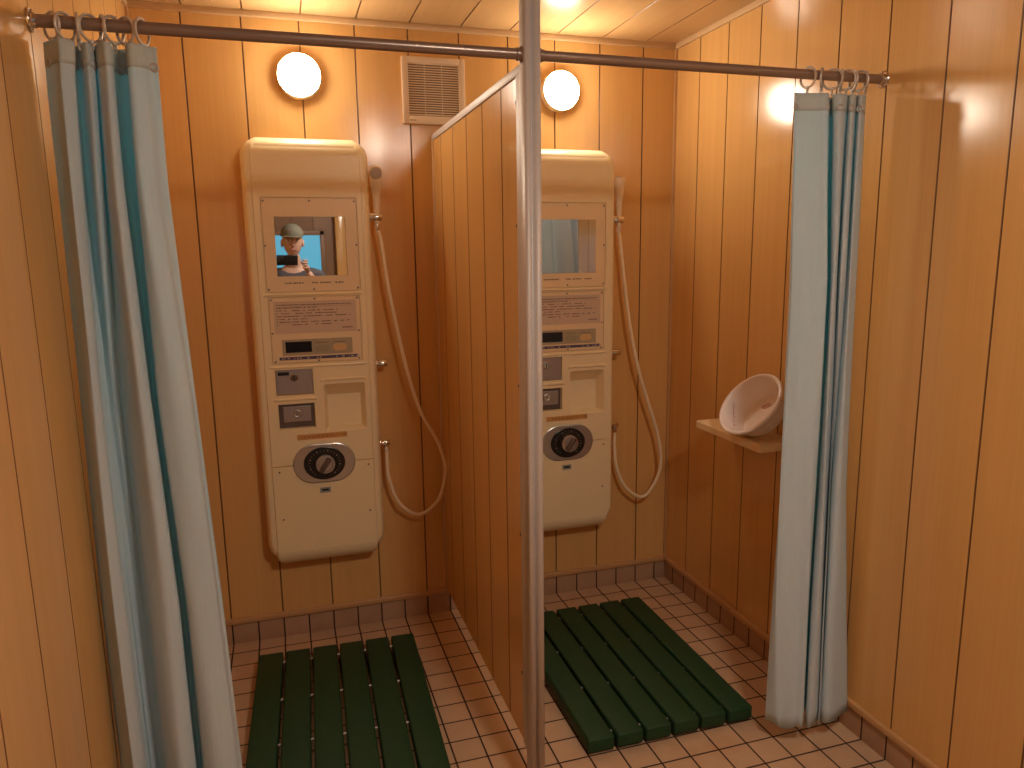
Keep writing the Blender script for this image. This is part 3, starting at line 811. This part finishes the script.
def right_level(z, fl, a0, a1, bA, bB, bC, end, base, fly=-.01, ya=1.):
    P = [(fl, fly), (fl * .5 + a0 * .5, fly * .6 - .008), (a0 + .004, -.008 + 2.4 * min(fly + .006, 0)), ((a0 * 2 + a1) / 3, -.016), ((a0 + a1 * 2) / 3, -.026), (a1 - .010, -.036), (a1, -.024), (a1 - .004, .020), ((a1 + bA) / 2, .040), (bA + .004, .016), (bA, -.018), ((bA + bB) / 2, -.040), (bB - .004, -.022), (bB, .010),
         (bB + .004, -.022), ((bB + bC) / 2, -.040), (bC - .004, -.022), (bC, .010), (bC + .004, -.022), ((bC + end) / 2, -.040), (end, -.012)]
    return (z, fold_pts([(x, y * ya) for x, y in P], base))
RL = [right_level(1.972, .736, .742, .848, .862, .914, .945, .975, RY, -.006, .62),
      right_level(1.88, .738, .745, .854, .870, .914, .946, .977, RY, -.006, .9),
      right_level(1.46, .752, .758, .881, .892, .917, .948, .984, RY, -.010),
      right_level(.80, .753, .760, .884, .899, .934, .943, 1.003, RY - .010, .0),
      right_level(.40, .748, .772, .887, .896, .942, .951, 1.035, RY - .030, .020),
      right_level(.075, .743, .795, .890, .898, .950, .959, 1.068, RY - .048, .035)]
cr, rplan = make_curtain('shower_curtain', RL, 'pale blue shower curtain hanging beside the small shelf on the right wall')

ORD = ['first', 'second', 'third', 'fourth', 'fifth', 'sixth', 'seventh', 'eighth', 'ninth']
def rings_for(pts, side, tilt):
    first = None
    for i, p in enumerate(pts):
        x = p.x; R = .0262; r = .0032
        if first is None:
            o = empty('curtain_ring'); first = o
            bm = bmesh.new(); torus(bm, (0, 0, 0), (1, 0, 0), R, r, 32, 10); obj('hoop', bm, M['ring'], o)
            bm = bmesh.new(); tube(bm, catmull([(0, 0, -R - .001), (.003, 0, -R - .009), (0, .001, -R - .017), (-.003, 0, -R - .009), (0, 0, -R - .001)], 6), .0020, 8)
            cyl(bm, (0, 0, -R - .004), (0, 0, -R + .004), .0048, n=12, bev=.001); obj('hook', bm, M['ring'], o)
        else: o = copy_tree(first)
        o.location = (x, RY, RZ - R + RR + .0052); o.rotation_euler = (0, 0, tilt[i % len(tilt)])
        tag(o, f'{ORD[i]} grey curtain ring from the wall on the {side} curtain rod', 'curtain ring', f'curtain rings on the {side} rod')
el = eyelets(cl, lplan, 1.945, [40, 58, 72, 80, 120, 124, 164, 6])
er = eyelets(cr, rplan, 1.935, [9, 48, 56, 88, 104, 120, 136, 150])
xs = [-1.060, -1.036, -1.013, -.990, -.968, -.947, -.925, -.893]
rings_for([V((x, 0, 0)) for x in xs], 'left', [.75, -.5, .2, -.65, .35, -.6, .8, -.35])
xs = [.972, .948, .928, .905, .885, .858, .822, .776]
rings_for([V((x, 0, 0)) for x in xs], 'right', [-.6, .4, -.3, .3, -.55, .7, -.8, .15])

# ------------------------------------------------------------------ camera
cam_d = bpy.data.cameras.new('camera'); cam = bpy.data.objects.new('camera', cam_d); COL.objects.link(cam)
yaw, pitch, roll = .3002, -.1746, -.0136
fwd = V((math.sin(yaw) * math.cos(pitch), math.cos(yaw) * math.cos(pitch), math.sin(pitch)))
rt = V((math.cos(yaw), -math.sin(yaw), 0)); up = rt.cross(fwd)
c_, s_ = math.cos(roll), math.sin(roll)
rt, up = rt * c_ + up * s_, up * c_ - rt * s_
m3 = Matrix((rt, up, -fwd)).transposed()
cam.matrix_world = Matrix.Translation((CX, CY, 1.5461)) @ m3.to_4x4()
cam_d.sensor_fit = 'HORIZONTAL'; cam_d.sensor_width = 36; cam_d.lens = 734.83 / 1024 * 36; cam_d.clip_start = .005
S.camera = cam

# ------------------------------------------------------------------ photographer (seen in the left mirror) and phone
def skin_bm(chains, sub=2):
    """chains: list of lists of (x, y, z, r); equal points are welded -> one smooth skinned surface"""
    bm = bmesh.new(); key = {}; rad = []
    def vert(p):
        k = tuple(round(c, 4) for c in p[:3])
        if k not in key: key[k] = bm.verts.new(k); rad.append(p[3] if isinstance(p[3], tuple) else (p[3], p[3]))
        return key[k]
    for ch in chains:
        for a, b in zip(ch, ch[1:]):
            va, vb = vert(a), vert(b)
            if bm.edges.get((va, vb)) is None: bm.edges.new((va, vb))
    bm.verts.index_update()
    me = bpy.data.meshes.new('sk'); bm.to_mesh(me); bm.free()
    o = link(bpy.data.objects.new('sk', me))
    md = o.modifiers.new('s', 'SKIN'); md.use_smooth_shade = True
    for i, d in enumerate(me.skin_vertices[0].data): d.radius = rad[i]; d.use_root = (i == 0)
    ms = o.modifiers.new('u', 'SUBSURF'); ms.levels = sub; ms.render_levels = sub
    apply_mods(o)
    out = bmesh.new(); out.from_mesh(o.data); me = o.data
    bpy.data.objects.remove(o); bpy.data.meshes.remove(me)
    return out
def join(*bms):
    a = bms[0]
    for b in bms[1:]:
        me = bpy.data.meshes.new('j'); b.to_mesh(me); b.free(); a.from_mesh(me); bpy.data.meshes.remove(me)
    return a
PX, PY = -.545, -3.30
man = empty('person', (PX, PY, 0))
tag(man, 'person in a cap and dark shirt holding up a phone, reflected in the left mirror', 'person')
def ell(bm, c, r, n=20, m=14, warp=None):
    rings = []
    for i in range(1, m):
        t = PI * i / m
        rings.append([V((c[0] + r[0] * math.sin(t) * math.cos(2 * PI * k / n), c[1] + r[1] * math.sin(t) * math.sin(2 * PI * k / n), c[2] + r[2] * math.cos(t))) for k in range(n)])
    if warp: rings = [[warp(p) for p in q] for q in rings]
    ring_loft(bm, rings); return bm
HZ = 1.665                                # head centre height
def headwarp(p):                          # jaw narrower than the brow, flat-ish face
    d = p.z - HZ
    if d < 0: k = 1 + d * 2.1; return V((p.x * k, p.y * (1 + d * .9) + (-d) * .12 if p.y > 0 else p.y * (1 + d * 1.6), p.z))
    return p
# forearms up to the phone; local coords relative to (PX, PY)
RH = (.075, .235, 1.492); LH = (-.185, .262, 1.492)
body = skin_bm([
    [(0, 0, .95, .125), (0, .005, 1.08, .115), (0, .01, 1.24, .13), (0, 0, 1.38, .125), (0, .0, 1.46, .065), (0, .015, 1.53, .056), (0, .025, 1.585, .055)],
    [(0, 0, 1.38, .125), (.12, -.01, 1.42, .065), (.19, -.01, 1.40, .056), (.245, .05, 1.20, .047), (.25, .075, 1.14, .044), (.17, .15, 1.31, .038), (RH[0] + .02, RH[1] - .045, RH[2] - .055, .027)],
    [(0, 0, 1.38, .125), (-.12, -.01, 1.42, .065), (-.19, -.01, 1.40, .056), (-.30, .05, 1.20, .047), (-.31, .075, 1.14, .044), (-.26, .16, 1.31, .038), (LH[0] - .02, LH[1] - .045, LH[2] - .055, .027)],
    [(0, 0, .95, .125), (.09, 0, .88, .088), (.10, .01, .68, .074), (.105, .015, .50, .056), (.11, -.01, .32, .054), (.115, -.03, .11, .038), (.118, -.02, .06, .040), (.125, .09, .035, .036), (.13, .16, .03, .030)],
    [(0, 0, .95, .125), (-.09, 0, .88, .088), (-.10, .01, .68, .074), (-.105, .015, .50, .056), (-.11, -.01, .32, .054), (-.115, -.03, .11, .038), (-.118, -.02, .06, .040), (-.125, .09, .035, .036), (-.13, .16, .03, .030)]])
hb = bmesh.new(); ell(hb, (0, .03, HZ), (.076, .098, .122), 28, 20, headwarp)
ell(hb, (0, .132, HZ - .022), (.013, .020, .020), 12, 8)         # nose
ell(hb, (0, .122, HZ + .002), (.009, .014, .03), 12, 8)
for s in (-1, 1):
    ell(hb, (s * .078, .02, HZ - .012), (.010, .020, .032), 12, 8)  # ears
    ell(hb, (s * .034, .103, HZ + .022), (.026, .014, .008), 12, 8) # brow
def hand(H, s):
    hx, hy, hz = H
    ch = [[(hx + s * .02, hy - .045, hz - .055, .027), (hx + s * .016, hy - .022, hz - .03, .022), (hx + s * .012, hy - .006, hz - .004, (.022, .013))]]
    out = [skin_bm(ch, 2)]
    for k, (dz, ln) in enumerate(((.030, .9), (.012, 1.), (-.006, .95), (-.024, .8))):
        a = (hx + s * .012, hy - .004, hz + dz * .7, .010)
        out.append(skin_bm([[a, (hx + s * .018, hy + .022 * ln, hz + dz, .0088), (hx + s * .002, hy + .036 * ln, hz + dz, .0082), (hx - s * .022 * ln, hy + .038 * ln, hz + dz + .002, .0072)]], 1))
    out.append(skin_bm([[(hx + s * .012, hy - .014, hz - .010, .012), (hx - s * .008, hy - .018, hz + .010, .0105), (hx - s * .028, hy - .010, hz + .018, .0088)]], 1))
    return out
body = join(body, hb, *hand(RH, 1), *hand(LH, -1))
obj('body', body, M['skin'], man, angle=80)
sh = skin_bm([
    [(0, 0, .80, .168), (0, 0, .90, .160), (0, .005, 1.08, .142), (0, .01, 1.24, .148), (0, 0, 1.38, .143), (0, .0, 1.455, .078)],
    [(0, 0, 1.38, .143), (.12, -.01, 1.42, .080), (.19, -.01, 1.40, .070), (.23, .034, 1.26, .062)],
    [(0, 0, 1.38, .143), (-.12, -.01, 1.42, .080), (-.19, -.01, 1.40, .070), (-.27, .034, 1.26, .062)]])
obj('shirt', sh, M['shirt'], man, angle=80)
tr = skin_bm([[(0, 0, 1.06, .128), (0, 0, .93, .140), (.09, 0, .86, .103), (.10, .01, .68, .090), (.105, .015, .50, .074), (.11, -.01, .32, .070), (.115, -.03, .05, .064)],
              [(0, 0, .93, .140), (-.09, 0, .86, .103), (-.10, .01, .68, .090), (-.105, .015, .50, .074), (-.11, -.01, .32, .070), (-.115, -.03, .05, .064)]])
obj('trousers', tr, M['trousers'], man, angle=80)
for s in (-1, 1):
    bm = bmesh.new(); ell(bm, (s * .124, .05, .045), (.052, .142, .048), 18, 12, lambda p: V((p.x, p.y, max(p.z, .001)))); obj('shoe', bm, M['shoe'], man, angle=60)
    bm = bmesh.new(); ell(bm, (s * .033, .111, HZ + .006), (.0145, .010, .009), 14, 10); ey = obj('eye', bm, M['eyewhite'], man)
    bm = bmesh.new(); ell(bm, (s * .033, .1185, HZ + .006), (.006, .0045, .006), 12, 8); obj('iris', bm, M['black'], ey)
bm = bmesh.new(); ell(bm, (0, .112, HZ - .062), (.024, .012, .007), 14, 8); obj('mouth', bm, M['lips'], man)
bm = bmesh.new()
def capw(p): return V((p.x, p.y, max(p.z, HZ + .045 - (p.y - .03) * .15)))
ell(bm, (0, .028, HZ + .045), (.088, .108, .092), 28, 20, capw)
ring_loft(bm, [[(.080 * math.cos(a), .06 + .150 * math.sin(a), HZ + z + .012 * math.cos(a) ** 2 * -1 - .03 * math.sin(a)) for a in [PI * k / 16 for k in range(17)]] for z in (.062, .056)], True, True)
obj('cap', bm, M['cap'], man, angle=50)

ph = empty('phone'); tag(ph, 'dark phone held up sideways by the person in the cap', 'phone')
ph.matrix_world = Matrix.Translation(V((CX, CY, 1.5461))) @ m3.to_4x4()
bm = bmesh.new(); box(bm, -.016, .142, -.060, .016, .0075, .0160, .004, 3); obj('case', bm, M['black'], ph)
for x, y in ((0, 0), (0, -.022), (.022, 0)):
    bm = bmesh.new(); torus(bm, (x, y, .0065), (0, 0, 1), .0070, .0018, 20, 8); obj('lens_ring', bm, M['darksteel'], ph)
bm = bmesh.new(); box(bm, -.012, .138, -.056, .012, .0158, .0163); obj('screen', bm, M['darkglass'], ph, smooth=False)

# ------------------------------------------------------------------ world and view
wd = bpy.data.worlds.new('world'); S.world = wd; wd.use_nodes = True
wd.node_tree.nodes['Background'].inputs[0].default_value = (.5, .6, .7, 1); wd.node_tree.nodes['Background'].inputs[1].default_value = .05
S.view_settings.view_transform = 'Standard'; S.view_settings.look = 'None'; S.view_settings.gamma = 1; S.view_settings.use_curve_mapping = False
S.view_settings.exposure = 2.3
S.cycles.max_bounces = 10; S.cycles.diffuse_bounces = 7; S.cycles.glossy_bounces = 5; S.cycles.sample_clamp_indirect = 8
S.cycles.use_denoising = True
